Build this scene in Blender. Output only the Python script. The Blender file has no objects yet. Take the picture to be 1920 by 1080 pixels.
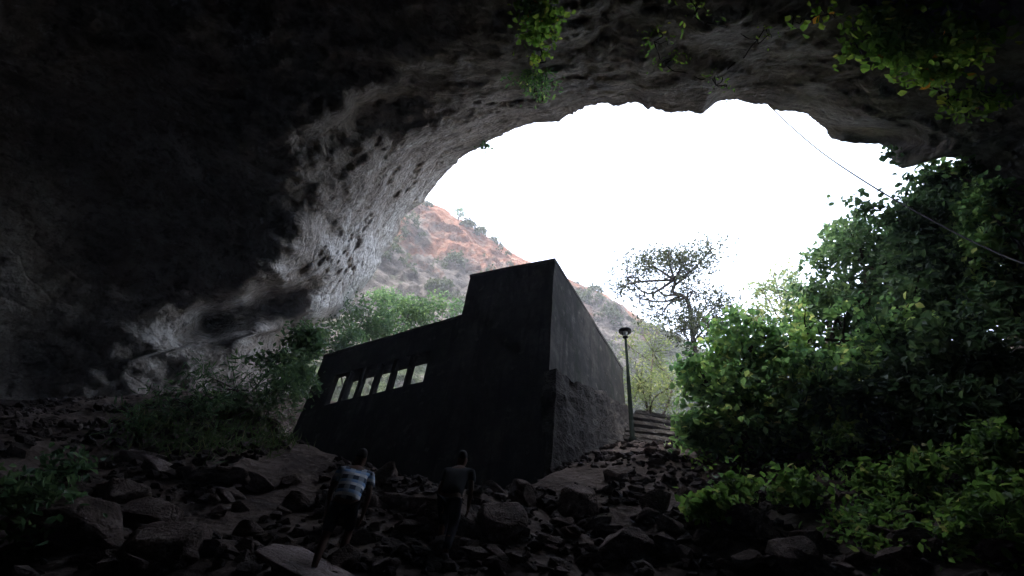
import bpy, bmesh, math, random
import numpy as np
from mathutils import Vector, Matrix

# ------------------------------------------------------------------ scene, camera, sky, sun
scene = bpy.context.scene
COL = scene.collection
R = math.radians
rng = np.random.default_rng(11)
random.seed(5)

# camera: in a cave, looking up a slope to its mouth; zenith vanishes at photo pixel (1093,-530)
F = 1000.0
U = np.array([133.0, 1070.0, 1000.0]); U /= np.linalg.norm(U)          # world up in (right, up, forward)
fw = np.array([0, 0, 1.0]) - U * U[2]; fw /= np.linalg.norm(fw)         # world +Y
rt = np.cross(fw, U)
if rt[0] < 0: rt = -rt
M3 = np.stack([rt, fw, U])                                             # cam(right,up,fwd) -> world
CAM = np.array([0.0, 0.0, 1.6])
cd = bpy.data.cameras.new('camera'); cam = bpy.data.objects.new('camera', cd); COL.objects.link(cam)
cd.sensor_width = 36; cd.lens = 36 * F / 1920; cd.clip_start = 0.05; cd.clip_end = 2000
X, Y, Z = M3[:, 0], M3[:, 1], -M3[:, 2]
cam.matrix_world = Matrix(((X[0], Y[0], Z[0], CAM[0]), (X[1], Y[1], Z[1], CAM[1]), (X[2], Y[2], Z[2], CAM[2]), (0, 0, 0, 1)))
scene.camera = cam

SUN_EL, SUN_AZ = 58, 205          # azimuth clockwise from +Y: from behind the camera, a little left
world = bpy.data.worlds.new('World'); scene.world = world; world.use_nodes = True
wn = world.node_tree.nodes; wl = world.node_tree.links
sky = wn.new('ShaderNodeTexSky'); sky.sky_type = 'NISHITA'; sky.sun_disc = False
sky.sun_elevation = R(SUN_EL); sky.sun_rotation = R(SUN_AZ); sky.dust_density = 4.0; sky.air_density = 1.0; sky.ozone_density = 1.0
hs = wn.new('ShaderNodeHueSaturation'); hs.inputs['Saturation'].default_value = 0.62
wl.new(sky.outputs[0], hs.inputs['Color']); wl.new(hs.outputs[0], wn['Background'].inputs['Color'])
wn['Background'].inputs['Strength'].default_value = 0.15
sl = bpy.data.lights.new('sun', 'SUN'); sl.energy = 0.7; sl.angle = R(12); sl.color = (1.0, 0.94, 0.86)
so = bpy.data.objects.new('sun', sl); COL.objects.link(so)
az, el = R(SUN_AZ), R(SUN_EL)
sdir = Vector((math.sin(az) * math.cos(el), math.cos(az) * math.cos(el), math.sin(el)))
so.rotation_euler = sdir.to_track_quat('Z', 'Y').to_euler(); so.location = sdir * 80
vs = scene.view_settings; vs.view_transform = 'Standard'; vs.look = 'None'; vs.gamma = 1; vs.use_curve_mapping = False
vs.exposure = 3.5
scene.render.engine = 'CYCLES'
cy = scene.cycles
cy.volume_bounces = 0; cy.max_bounces = 6; cy.diffuse_bounces = 4; cy.glossy_bounces = 2; cy.transmission_bounces = 4; cy.transparent_max_bounces = 6
cy.use_denoising = True; cy.caustics_reflective = False; cy.caustics_refractive = False

# ------------------------------------------------------------------ helpers
def rays(px, py):
    px = np.asarray(px, float); py = np.asarray(py, float)
    v = np.stack([px - 960, 540 - py, np.full(px.shape, F)], -1)
    v /= np.linalg.norm(v, axis=-1, keepdims=True)
    return v @ M3.T
def P(px, py, d):
    return CAM + rays(px, py) * np.asarray(d, float)[..., None]

def hash3(ix, iy, iz):
    h = (ix.astype(np.int64) * 374761393 + iy.astype(np.int64) * 668265263 + iz.astype(np.int64) * 2147483647) & 0xffffffff
    h = ((h ^ (h >> 13)) * 1274126177) & 0xffffffff
    h = ((h ^ (h >> 15)) * 2246822519) & 0xffffffff
    return ((h ^ (h >> 16)) & 0xffffff) / float(0xffffff) * 2 - 1
def vnoise(p):
    i = np.floor(p).astype(np.int64); f = p - i; u = f * f * f * (f * (f * 6 - 15) + 10)
    r = 0
    for dx in (0, 1):
        for dy in (0, 1):
            for dz in (0, 1):
                w = (u[..., 0] if dx else 1 - u[..., 0]) * (u[..., 1] if dy else 1 - u[..., 1]) * (u[..., 2] if dz else 1 - u[..., 2])
                r = r + w * hash3(i[..., 0] + dx, i[..., 1] + dy, i[..., 2] + dz)
    return r
def fbm(p, octs=5, gain=0.5, ridge=False):
    s, a, t = 0, 1.0, 0
    for k in range(octs):
        n = vnoise(p * (2.03 ** k) + 17.3 * k)
        if ridge: n = 1 - 2 * np.abs(n)
        s = s + a * n; t += a; a *= gain
    return s / t

def mesh_np(name, verts, faces, mat=None, parent=None, smooth=True, mats=None, fmat=None):
    verts = np.asarray(verts, np.float32); faces = np.asarray(faces, np.int32)
    me = bpy.data.meshes.new(name); k = faces.shape[1]
    me.vertices.add(len(verts)); me.vertices.foreach_set('co', verts.ravel())
    me.loops.add(faces.size); me.loops.foreach_set('vertex_index', faces.ravel())
    me.polygons.add(len(faces))
    me.polygons.foreach_set('loop_start', np.arange(0, faces.size, k, dtype=np.int32))
    me.polygons.foreach_set('use_smooth', np.full(len(faces), smooth))
    if mats:
        for m in mats: me.materials.append(m)
        if fmat is not None: me.polygons.foreach_set('material_index', np.asarray(fmat, np.int32))
    elif mat: me.materials.append(mat)
    me.update(calc_edges=True); me.validate()
    o = bpy.data.objects.new(name, me); COL.objects.link(o)
    if parent: o.parent = parent
    return o
def bm_obj(name, bm, mat, parent=None, smooth=False):
    me = bpy.data.meshes.new(name); bm.to_mesh(me); bm.free(); me.materials.append(mat)
    if smooth: me.polygons.foreach_set('use_smooth', [True] * len(me.polygons))
    o = bpy.data.objects.new(name, me); COL.objects.link(o)
    if parent: o.parent = parent
    return o
def grid_faces(nu, nv, wrap=False):
    i, j = np.meshgrid(np.arange(nu if wrap else nu - 1), np.arange(nv - 1), indexing='ij')
    i2 = (i + 1) % nu
    return np.stack([i * nv + j, i2 * nv + j, i2 * nv + j + 1, i * nv + j + 1], -1).reshape(-1, 4)
def tag(o, label=None, cat=None, group=None, kind=None):
    if label: o['label'] = label
    if cat: o['category'] = cat
    if group: o['group'] = group
    if kind: o['kind'] = kind
    return o
def empty(name, loc, rotz=0.0):
    o = bpy.data.objects.new(name, None); COL.objects.link(o); o.location = loc; o.rotation_euler = (0, 0, rotz); return o
def tube(pts, rad, n=8, cap=True):
    pts = np.asarray(pts, float); rad = np.broadcast_to(np.asarray(rad, float), (len(pts),))
    t = np.gradient(pts, axis=0); t /= np.linalg.norm(t, axis=1, keepdims=True) + 1e-9
    ref = np.array([0.31, 0.17, 0.93]) if abs(t[:, 2]).mean() < 0.8 else np.array([1.0, 0.2, 0.1])
    a = np.cross(t, ref); a /= np.linalg.norm(a, axis=1, keepdims=True) + 1e-9
    b = np.cross(t, a)
    th = np.arange(n) * 2 * math.pi / n
    v = pts[:, None] + rad[:, None, None] * (np.cos(th)[None, :, None] * a[:, None] + np.sin(th)[None, :, None] * b[:, None])
    f = []
    for i in range(len(pts) - 1):
        for j in range(n):
            f.append((i * n + j, i * n + (j + 1) % n, (i + 1) * n + (j + 1) % n, (i + 1) * n + j))
    v = v.reshape(-1, 3)
    if cap:                                                            # close the ends with collapsed rings
        v = np.concatenate([v, np.repeat(pts[:1], n, 0), np.repeat(pts[-1:], n, 0)])
        b0, b1, last = len(pts) * n, len(pts) * n + n, (len(pts) - 1) * n
        for j in range(n):
            f.append((b0 + j, b0 + (j + 1) % n, (j + 1) % n, j)); f.append((last + j, last + (j + 1) % n, b1 + (j + 1) % n, b1 + j))
    return v, np.array(f)
def join(parts):
    vs_, fs_, o = [], [], 0
    for v, f in parts: vs_.append(v); fs_.append(f + o); o += len(v)
    return np.concatenate(vs_), np.concatenate(fs_)
def spline(ctrl, n):
    c = np.asarray(ctrl, float); c = np.concatenate([2 * c[:1] - c[1:2], c, 2 * c[-1:] - c[-2:-1]])
    out = []
    m = len(c) - 3
    for q in np.linspace(0, m - 1e-6, n):
        i = int(q); t = q - i; p0, p1, p2, p3 = c[i:i + 4]
        out.append(0.5 * (2 * p1 + (p2 - p0) * t + (2 * p0 - 5 * p1 + 4 * p2 - p3) * t * t + (3 * p1 - p0 - 3 * p2 + p3) * t ** 3))
    return np.array(out)

# ------------------------------------------------------------------ materials
class MatB:
    def __init__(s, name):
        s.m = bpy.data.materials.new(name); s.m.use_nodes = True; s.n = s.m.node_tree.nodes; s.l = s.m.node_tree.links
        s.b = s.n['Principled BSDF']; s.b.inputs['Specular IOR Level'].default_value = 0.06
        s.tc = s.n.new('ShaderNodeTexCoord').outputs['Object']
    def noise(s, scale, detail=8, rough=0.55, vec=None, dist=0.0):
        t = s.n.new('ShaderNodeTexNoise'); t.inputs['Scale'].default_value = scale; t.inputs['Detail'].default_value = detail
        t.inputs['Roughness'].default_value = rough; t.inputs['Distortion'].default_value = dist
        s.l.new(vec or s.tc, t.inputs['Vector']); return t.outputs['Fac']
    def vor(s, scale, feature='F1', vec=None):
        t = s.n.new('ShaderNodeTexVoronoi'); t.feature = feature; t.inputs['Scale'].default_value = scale
        s.l.new(vec or s.tc, t.inputs['Vector']); return t.outputs['Distance']
    def mapping(s, scale=(1, 1, 1), rot=(0, 0, 0)):
        t = s.n.new('ShaderNodeMapping'); t.inputs['Scale'].default_value = scale; t.inputs['Rotation'].default_value = rot
        s.l.new(s.tc, t.inputs['Vector']); return t.outputs[0]
    def ramp(s, fac, stops):
        t = s.n.new('ShaderNodeValToRGB'); e = t.color_ramp.elements
        e.remove(e[1]); e[0].position = stops[0][0]
        for k_, (p, c) in enumerate(stops):
            el_ = e[0] if k_ == 0 else e.new(p)
            el_.color = (c, c, c, 1) if isinstance(c, (int, float)) else (*c, 1)
        s.l.new(fac, t.inputs['Fac']); return t.outputs['Color']
    def mix(s, fac, a, b, mode='MIX'):
        t = s.n.new('ShaderNodeMix'); t.data_type = 'RGBA'; t.blend_type = mode
        for ix_, v in ((0, fac), (6, a), (7, b)):
            sock = t.inputs[ix_]
            if isinstance(v, (int, float)): sock.default_value = v if ix_ == 0 else (v, v, v, 1)
            elif isinstance(v, tuple): sock.default_value = (*v, 1)
            else: s.l.new(v, sock)
        return t.outputs[2]
    def math(s, op, a, b=0.0):
        t = s.n.new('ShaderNodeMath'); t.operation = op
        for sock, v in zip(t.inputs, (a, b)):
            if isinstance(v, (int, float)): sock.default_value = v
            else: s.l.new(v, sock)
        return t.outputs[0]
    def attr(s, name):
        t = s.n.new('ShaderNodeAttribute'); t.attribute_name = name; return t.outputs['Fac']
    def objrand(s):
        return s.n.new('ShaderNodeObjectInfo').outputs['Random']
    def bump(s, h, strength=0.6, dist=0.1):
        t = s.n.new('ShaderNodeBump'); t.inputs['Strength'].default_value = strength; t.inputs['Distance'].default_value = dist
        s.l.new(h, t.inputs['Height']); s.l.new(t.outputs[0], s.b.inputs['Normal']); return t
    def out(s, color, rough=0.9):
        if isinstance(color, tuple): s.b.inputs['Base Color'].default_value = (*color, 1)
        else: s.l.new(color, s.b.inputs['Base Color'])
        s.b.inputs['Roughness'].default_value = rough; return s.m

def rock_material(name, dark, mid, pale, scale=1.0, palebias=0.0, bump=0.9, patch=False):
    b = MatB(name)
    warp = b.mapping((1, 1, 1.5), (0.3, 0.2, 0.5))
    n1 = b.noise(0.14 * scale, 6, 0.6); n2 = b.noise(1.1 * scale, 14, 0.7, warp); n3 = b.noise(5.5 * scale, 12, 0.75)
    v = b.vor(4.0 * scale); v2 = b.vor(11 * scale); cr = b.vor(0.7 * scale, 'DISTANCE_TO_EDGE', b.mapping((1, 1, 2.4), (0.5, 0.3, 0.2)))
    f = b.math('ADD', b.math('MULTIPLY', n1, 0.45), b.math('MULTIPLY', n2, 0.55))
    if patch: f = b.math('ADD', f, b.math('MULTIPLY', b.attr('pale_patch'), b.math('MULTIPLY', n2, 0.46)))
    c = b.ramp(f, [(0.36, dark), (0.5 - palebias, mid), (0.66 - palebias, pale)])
    c = b.mix(b.ramp(n3, [(0.38, 0.65), (0.52, 0.0)]), c, dark)
    c = b.mix(b.ramp(b.noise(2.3 * scale, 14, 0.78), [(0.57, 0.0), (0.66, 0.75)]), c, pale)
    c = b.mix(b.ramp(v, [(0.08, 0.5), (0.2, 0.0)]), c, dark)
    h = b.math('ADD', b.math('MULTIPLY', n2, 0.8), b.math('MULTIPLY', n3, 0.5))
    h = b.math('ADD', h, b.math('MULTIPLY', b.math('MINIMUM', v, 0.35), 0.7))
    h = b.math('ADD', h, b.math('MULTIPLY', v2, 0.12))
    h = b.math('ADD', h, b.math('MULTIPLY', b.math('MINIMUM', cr, 0.05), 2.2))
    b.bump(h, bump, 0.32 / scale)
    return b.out(c, 0.92)

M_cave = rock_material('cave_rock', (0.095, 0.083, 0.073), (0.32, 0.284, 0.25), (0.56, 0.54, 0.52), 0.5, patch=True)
M_boulder = rock_material('boulder_rock', (0.042, 0.032, 0.027), (0.13, 0.098, 0.084), (0.34, 0.275, 0.245), 2.2, 0.0)
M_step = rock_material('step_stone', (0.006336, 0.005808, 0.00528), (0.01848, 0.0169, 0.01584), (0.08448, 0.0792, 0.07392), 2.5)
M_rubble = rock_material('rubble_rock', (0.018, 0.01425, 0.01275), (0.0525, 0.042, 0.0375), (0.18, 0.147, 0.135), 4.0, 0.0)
M_pale = rock_material('pale_rock', (0.12, 0.09, 0.082), (0.36, 0.29, 0.27), (0.58, 0.5, 0.47), 3.0, 0.03)
def ground_material():
    b = MatB('earth')
    n = b.noise(0.7, 10, 0.65); n2 = b.noise(6, 10, 0.7); v = b.vor(5.5)
    c = b.ramp(n, [(0.35, (0.0306, 0.02295, 0.01912)), (0.5, (0.0612, 0.0459, 0.03825)), (0.68, (0.1224, 0.0969, 0.0816))])
    c = b.mix(b.ramp(n2, [(0.55, 0.0), (0.7, 0.6)]), c, (0.204, 0.1709, 0.1479))
    b.bump(b.math('ADD', b.math('MULTIPLY', n2, 0.6), b.math('MULTIPLY', v, 0.5)), 0.9, 0.12)
    return b.out(c, 0.95)
M_ground = ground_material()
def hill_material():
    b = MatB('hill_cliff')
    n = b.noise(0.085, 8, 0.6, None, 0.5); n2 = b.noise(0.45, 10, 0.7, b.mapping((1, 1, 2.2))); n3 = b.noise(2.0, 8, 0.7)
    grey = b.ramp(n2, [(0.34, (0.022, 0.02, 0.019)), (0.47, (0.07, 0.062, 0.056)), (0.6, (0.13, 0.118, 0.11))])
    red = b.ramp(n2, [(0.32, (0.05, 0.022, 0.014)), (0.46, (0.155, 0.068, 0.043)), (0.6, (0.19, 0.12, 0.088)), (0.72, (0.24, 0.2, 0.17))])
    green = b.ramp(n3, [(0.35, (0.01097, 0.01958, 0.007053)), (0.65, (0.03917, 0.05679, 0.02154))])
    zr = b.n.new('ShaderNodeAttribute'); zr.attribute_name = 'redness'
    c = b.mix(b.ramp(b.math('ADD', zr.outputs['Fac'], b.math('MULTIPLY', b.math('SUBTRACT', n, 0.5), 1.6)), [(0.42, 0.0), (0.56, 1.0)]), grey, red)
    g = b.math('ADD', b.math('MULTIPLY', b.noise(0.3, 9, 0.72), 0.7), b.math('MULTIPLY', b.attr('greenness'), 0.6))
    c = b.mix(b.ramp(g, [(0.47, 0.0), (0.55, 0.92)]), c, green)
    b.bump(b.math('ADD', b.math('MULTIPLY', n2, 1.5), b.math('MULTIPLY', n3, 0.5)), 1.0, 1.2)
    return b.out(c, 0.95)
M_hill = hill_material()
def leaf_material(name, stops, trans=0.42):
    b = MatB(name)
    c = b.ramp(b.attr('var'), stops)
    d = b.n.new('ShaderNodeBsdfTranslucent'); b.l.new(b.mix(1.0, c, (2.2, 2.0, 1.8), 'MULTIPLY'), d.inputs['Color'])
    m = b.out(c, 0.55); b.b.inputs['Specular IOR Level'].default_value = 0.14
    mx = b.n.new('ShaderNodeMixShader'); mx.inputs[0].default_value = trans
    b.l.new(b.b.outputs[0], mx.inputs[1]); b.l.new(d.outputs[0], mx.inputs[2])
    b.l.new(mx.outputs[0], b.n['Material Output'].inputs['Surface'])
    return m
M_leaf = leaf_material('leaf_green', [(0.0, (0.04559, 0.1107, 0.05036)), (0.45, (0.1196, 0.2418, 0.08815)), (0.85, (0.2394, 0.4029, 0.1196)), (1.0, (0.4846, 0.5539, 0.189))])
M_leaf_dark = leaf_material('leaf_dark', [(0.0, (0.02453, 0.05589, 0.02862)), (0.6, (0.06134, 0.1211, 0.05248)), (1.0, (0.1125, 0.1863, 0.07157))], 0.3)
M_leaf_low = leaf_material('leaf_low', [(0.0, (0.039, 0.091, 0.0234)), (0.5, (0.0845, 0.1755, 0.039)), (0.9, (0.156, 0.247, 0.052)), (1.0, (0.26, 0.286, 0.091))])
M_leaf_vine = leaf_material('leaf_vine', [(0.0, (0.06, 0.14, 0.025)), (0.5, (0.14, 0.27, 0.045)), (0.88, (0.25, 0.35, 0.06)), (0.985, (0.36, 0.36, 0.07)), (1.0, (0.6, 0.28, 0.04))], 0.6)
M_leaf_pale = leaf_material('leaf_pale', [(0.0, (0.0405, 0.06581, 0.02531)), (0.6, (0.08606, 0.1215, 0.04556)), (1.0, (0.1519, 0.1721, 0.07594))])
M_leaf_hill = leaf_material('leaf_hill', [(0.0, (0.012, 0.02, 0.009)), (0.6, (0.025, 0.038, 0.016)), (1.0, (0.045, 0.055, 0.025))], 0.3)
M_grass = leaf_material('grass_blade', [(0.0, (0.024, 0.048, 0.016)), (0.6, (0.044, 0.08, 0.024)), (1.0, (0.104, 0.112, 0.048))])
def bark_material(name, c0, c1):
    b = MatB(name); n = b.noise(7, 8, 0.7, b.mapping((1, 1, 0.25)))
    b.bump(n, 0.7, 0.03); return b.out(b.ramp(n, [(0.35, c0), (0.65, c1)]), 0.9)
M_bark = bark_material('bark', (0.018, 0.014, 0.011), (0.06, 0.048, 0.04))
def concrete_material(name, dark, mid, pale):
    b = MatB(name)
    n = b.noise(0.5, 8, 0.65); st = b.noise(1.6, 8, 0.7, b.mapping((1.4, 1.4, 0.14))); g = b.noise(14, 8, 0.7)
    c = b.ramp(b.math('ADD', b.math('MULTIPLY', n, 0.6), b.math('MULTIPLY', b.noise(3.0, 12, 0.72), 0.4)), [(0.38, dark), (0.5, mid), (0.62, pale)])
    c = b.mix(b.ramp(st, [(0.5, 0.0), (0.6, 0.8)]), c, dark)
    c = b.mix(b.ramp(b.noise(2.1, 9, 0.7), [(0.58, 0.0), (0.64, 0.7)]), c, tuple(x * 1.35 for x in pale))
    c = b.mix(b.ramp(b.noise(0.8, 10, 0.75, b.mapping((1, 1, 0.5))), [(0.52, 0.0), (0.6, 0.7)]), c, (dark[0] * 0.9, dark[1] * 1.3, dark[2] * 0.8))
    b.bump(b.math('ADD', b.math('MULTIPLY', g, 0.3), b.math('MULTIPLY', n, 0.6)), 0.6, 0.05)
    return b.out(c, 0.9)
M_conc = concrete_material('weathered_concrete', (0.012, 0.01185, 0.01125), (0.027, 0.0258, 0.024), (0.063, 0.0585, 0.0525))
M_plinth = rock_material('plinth_stone', (0.016, 0.01408, 0.0128), (0.0384, 0.0336, 0.0304), (0.112, 0.1008, 0.0912), 2.0)
def plain(name, c, rough=0.5, metal=0.0):
    b = MatB(name); n = b.noise(9, 6, 0.6)
    m = b.out(b.mix(b.ramp(n, [(0.4, 0.0), (0.7, 0.5)]), c, tuple(x * 0.6 for x in c)), rough); b.b.inputs['Metallic'].default_value = metal
    return m
M_post = plain('painted_post', (0.004, 0.006, 0.005), 0.8)
M_post.node_tree.nodes['Principled BSDF'].inputs['Specular IOR Level'].default_value = 0.0
M_lampmetal = plain('lamp_metal', (0.03, 0.032, 0.035), 0.4, 0.3)
M_glass = plain('lamp_glass', (0.6, 0.62, 0.6), 0.15)
M_cable = plain('cable_rubber', (0.03, 0.03, 0.032), 0.6)
M_skin = plain('skin', (0.09, 0.048, 0.033), 0.6)
M_hair = plain('hair', (0.012, 0.009, 0.008), 0.6)
M_trouser = plain('dark_denim', (0.018, 0.019, 0.024), 0.9)
M_shoe = plain('shoe', (0.10, 0.09, 0.085), 0.7)
M_grey = plain('grey_cotton', (0.03, 0.032, 0.034), 0.9)
def shirt_material():
    b = MatB('striped_shirt')
    sep = b.n.new('ShaderNodeSeparateXYZ'); b.l.new(b.tc, sep.inputs[0])
    z = b.math('FRACT', b.math('MULTIPLY', sep.outputs['Z'], 6.2))
    x = b.math('FRACT', b.math('MULTIPLY', sep.outputs['X'], 7.0))
    row = b.ramp(z, [(0.0, (0.84, 0.86, 0.9)), (0.26, (0.84, 0.86, 0.9)), (0.28, (0.26, 0.42, 0.68)), (0.56, (0.3, 0.48, 0.74)), (0.58, (0.06, 0.08, 0.12)), (0.98, (0.06, 0.08, 0.12))])
    chk = b.mix(b.ramp(x, [(0.0, 0.0), (0.5, 0.0), (0.54, 0.55), (1.0, 0.55)]), row, (0.5, 0.55, 0.62))
    return b.out(chk, 0.9)
M_shirt = shirt_material()

# ------------------------------------------------------------------ ground
C = P(1040, 484, 1.0) - CAM; C = CAM + C * (13.0 / np.linalg.norm(C[:2]))    # near top corner
Rd = np.array([750, -1028, 1000.0]) @ M3.T; Rd[2] = 0; Rd /= np.linalg.norm(Rd)
Ld = np.array([-Rd[1], Rd[0], 0]); 
if Ld[0] > 0: Ld = -Ld
def gbase(x, y):
    z = 0.75 * np.clip(y - 3.0, 0, None)
    top = 14.4 + 0.10 * np.clip(y - 19.8, 0, 60)
    k = 0.6
    z = -k * np.log(np.exp(-np.clip(z, -50, 60) / k) + np.exp(-np.clip(top, -50, 60) / k))     # smooth min
    z = z - 0.05 * np.clip(-x - 7, 0, 12) ** 1.5
    xr = np.clip(x - 2, 0, 14)                                               # the slope banks up to the right
    z = z + (0.28 * xr + 0.012 * xr ** 2) * np.clip((18 - y) / 5, 0, 1) * np.clip((y - 2) / 3, 0, 1)
    # the hollow in front of the building, behind the crest of boulders
    a = (x - C[0]) * Ld[0] + (y - C[1]) * Ld[1]; b = (x - C[0]) * Rd[0] + (y - C[1]) * Rd[1]
    sm = lambda t: np.clip(t, 0, 1) ** 2 * (3 - 2 * np.clip(t, 0, 1))
    m = sm((a + 0.8) / 2.0) * sm((13.5 - a) / 3.0) * sm((b + 3.6) / 2.0)
    z = z - m * np.clip(z - 5.2 - 0.02 * a, 0, None) * 0.9 * sm((9 - b) / 4.0)
    return z
def ground_z(x, y):
    x = np.asarray(x, float); y = np.asarray(y, float)
    p = np.stack([x, y, 0 * x], -1)
    return gbase(x, y) + 0.55 * fbm(p * 0.3 + 3.1, 3) + 0.22 * fbm(p * 1.1 + 9.7, 4, 0.6) + 0.05 * vnoise(p * 3.3 + 4)
def hit(px, py, lo=3.0, hi=60.0):
    d = np.linspace(lo, hi, 1500); pts = P(np.full(1500, px), np.full(1500, py), d)
    g = ground_z(pts[:, 0], pts[:, 1]); k = np.argmax(pts[:, 2] < g)
    return pts[k] if pts[k, 2] < g[k] else None
ax = np.concatenate([np.linspace(-180, -40, 8)[:-1], np.linspace(-40, -15, 26)[:-1], np.linspace(-15, 17, 230)[:-1], np.linspace(17, 40, 24)[:-1], np.linspace(40, 180, 8)])
ay = np.concatenate([np.linspace(-120, -20, 8)[:-1], np.linspace(-20, 2, 23)[:-1], np.linspace(2, 26, 190)[:-1], np.linspace(26, 60, 36)[:-1], np.linspace(60, 220, 8)])
gx, gy = np.meshgrid(ax, ay, indexing='ij')
gz = ground_z(gx, gy)
ground = mesh_np('ground', np.stack([gx, gy, gz], -1).reshape(-1, 3), grid_faces(len(ax), len(ay)), M_ground)
tag(ground, 'dark earth slope climbing steeply to the cave mouth', kind='structure')

# ------------------------------------------------------------------ cave shell: polar grid round the mouth
MC = np.array([1250.0, 480.0])
rim_px = [(560, 655), (592, 608), (640, 596), (668, 566), (690, 530), (706, 498), (726, 462), (752, 420), (792, 378), (806, 358), (850, 308), (905, 276), (960, 246),
          (1012, 232), (1046, 226), (1090, 203), (1150, 196), (1192, 192), (1216, 208), (1260, 209), (1318, 211), (1345, 194), (1400, 189), (1450, 204), (1512, 215), (1546, 246),
          (1556, 262), (1600, 268), (1652, 269), (1668, 290), (1690, 318), (1712, 312), (1745, 292), (1800, 300), (1840, 330), (1872, 420), (1885, 520), (1880, 640), (1860, 780), (1760, 900),
          (1500, 1010), (1200, 1060), (900, 1010), (700, 900), (585, 760), (556, 700)]
rim_px = np.array(rim_px, float)
dvec = rim_px - MC; phis = np.arctan2(dvec[:, 1], dvec[:, 0])
phis = np.unwrap(phis); 
if phis[-1] < phis[0]: rim_px = rim_px[::-1]; phis = phis[::-1]
NP, NT = 1000, 330
ph = np.linspace(0, 2 * math.pi, NP, endpoint=False) + phis[0]
rad = np.linalg.norm(rim_px - MC, axis=1)
rr = np.interp(ph, np.append(phis, phis[0] + 2 * math.pi), np.append(rad, rad[0]))
cph = np.stack([np.cos(ph), np.sin(ph), 0 * ph], -1)
jit = 0.013 * vnoise(cph * 13 + 2) + 0.012 * vnoise(cph * 31) * np.clip(vnoise(cph * 6 + 8) + 0.4, 0, 1) + 0.007 * vnoise(cph * 83 + 5) * np.clip(vnoise(cph * 9 + 3) + 0.3, 0, 1) + 0.003 * vnoise(cph * 190)
axis = rays(MC[0], MC[1])
jit = jit * rr / F * 0.9
rimdir = rays(MC[0] + rr * np.cos(ph), MC[1] + rr * np.sin(ph))         # unit directions of the rim
ang = np.arccos(np.clip(rimdir @ axis, -1, 1))
perp = rimdir - (rimdir @ axis)[:, None] * axis; perp /= np.linalg.norm(perp, axis=1, keepdims=True)
s = np.linspace(0, 1, NT) ** 1.7
th = ang[:, None] + (math.pi * 0.985 - ang[:, None]) * s[None]
th0 = th.copy(); th = th + jit[:, None] * np.exp(-(th - ang[:, None]) / 0.02)
dirs = np.cos(th)[..., None] * axis + np.sin(th)[..., None] * perp[:, None]    # NP,NT,3
ctrl = [(0, 300, 28), (0, 700, 30), (0, 0, 22), (200, 450, 28.5), (350, 300, 27.5), (450, 400, 27), (600, 300, 20.5), (560, 400, 21.5), (560, 200, 18.5), (700, 250, 21), (450, 230, 20.5), (720, 440, 28), (640, 560, 28), (800, 340, 27), (480, 560, 25.5), (300, 620, 30), (560, 700, 27), (600, 480, 24), (800, 100, 16), (800, 200, 19), (950, 190, 22.5), (400, 60, 19),
        (1000, 60, 12.8), (1000, 130, 17), (1000, -200, 9), (1400, -200, 9), (1200, 130, 17.6), (1200, 95, 15.2), (1000, 95, 15), (1400, 95, 15.2), (1200, 60, 12.8), (1400, 60, 12.8), (1400, 140, 18), (1600, 200, 20.5), (1600, 100, 15.5), (1700, 60, 13.5), (1830, 260, 18), (1920, 100, 14), (1900, 500, 17), (1920, 800, 17), (1860, 700, 19),
        (1300, 1060, 22), (700, 950, 20), (300, 900, 26), (1760, 950, 18)]
cdir = np.array([rays(a, b) for a, b, _ in ctrl] + [(-1, 0, 0), (1, 0, 0), (0, -1, 0), (0, 0, 1), (0, 0, -1), (-0.7, -0.7, 0.1), (0.7, -0.7, 0.1), (0, -0.7, 0.7)], float)
cdir /= np.linalg.norm(cdir, axis=1, keepdims=True)
cr_ = np.array([c[2] for c in ctrl] + [21, 12, 15, 8.5, 9, 19, 14, 11], float)
D = dirs.reshape(-1, 3)
cosang = np.clip(D @ cdir.T, -1, 1); a2 = np.arccos(cosang) ** 2
w = 1 / (a2 + 0.02) ** 1.6
rb = (w @ cr_) / w.sum(1)
# photo-plane features become real hollows and bulges of the rock
vz = D @ M3[:, 2]; safe = np.where(vz > 0.15, vz, 1)
qx = 960 + F * (D @ M3[:, 0]) / safe; qy = 540 - F * (D @ M3[:, 1]) / safe
wq = D * 22.0
qx = qx + 34 * fbm(wq * 0.35 + 3, 3) + 16 * fbm(wq * 1.1 + 8, 3); qy = qy + 34 * fbm(wq * 0.35 + 41, 3) + 16 * fbm(wq * 1.1 + 63, 3)   # ragged outlines
def feat(cx, cy, sx, sy, rot, amp):
    c_, s_ = math.cos(R(rot)), math.sin(R(rot)); dx, dy = qx - cx, qy - cy
    a = (dx * c_ + dy * s_) / sx; b = (-dx * s_ + dy * c_) / sy
    return np.where(vz > 0.15, amp * np.exp(-a * a - b * b), 0)
rb = rb + feat(470, 585, 110, 30, -18, 3.6) + feat(380, 615, 45, 30, -30, 2.4) + feat(560, 640, 40, 60, 0, 2.0) + feat(500, 500, 120, 60, -40, -1.4) + feat(640, 520, 90, 60, -60, -0.5)
rb = rb + feat(690, 215, 130, 45, -20, 0.9) + feat(640, 190, 110, 22, -22, -0.45) + feat(1640, 240, 150, 26, 8, 1.0)
rb = rb + feat(1120, 75, 16, 12, 5, 0.5) + feat(1340, 80, 60, 30, 0, 0.5) + feat(345, 300, 14, 50, -14, -0.6) + feat(250, 640, 110, 60, -40, -1.0)
u = (th0 - ang[:, None]).reshape(-1)                                       # angle in from the rim
leftness = np.clip(-np.cos(ph), 0, 1) ** 1.5; topness = np.clip(-np.sin(ph), 0, 1) ** 2
rb = rb - (1 - np.exp(-u / 0.045)) * np.repeat(0.9 + 0.4 * leftness, NT) - (1 - np.exp(-(u / 0.085) ** 1.4)) * np.repeat(0.6 + 4.6 * leftness + 1.9 * topness, NT)
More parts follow.
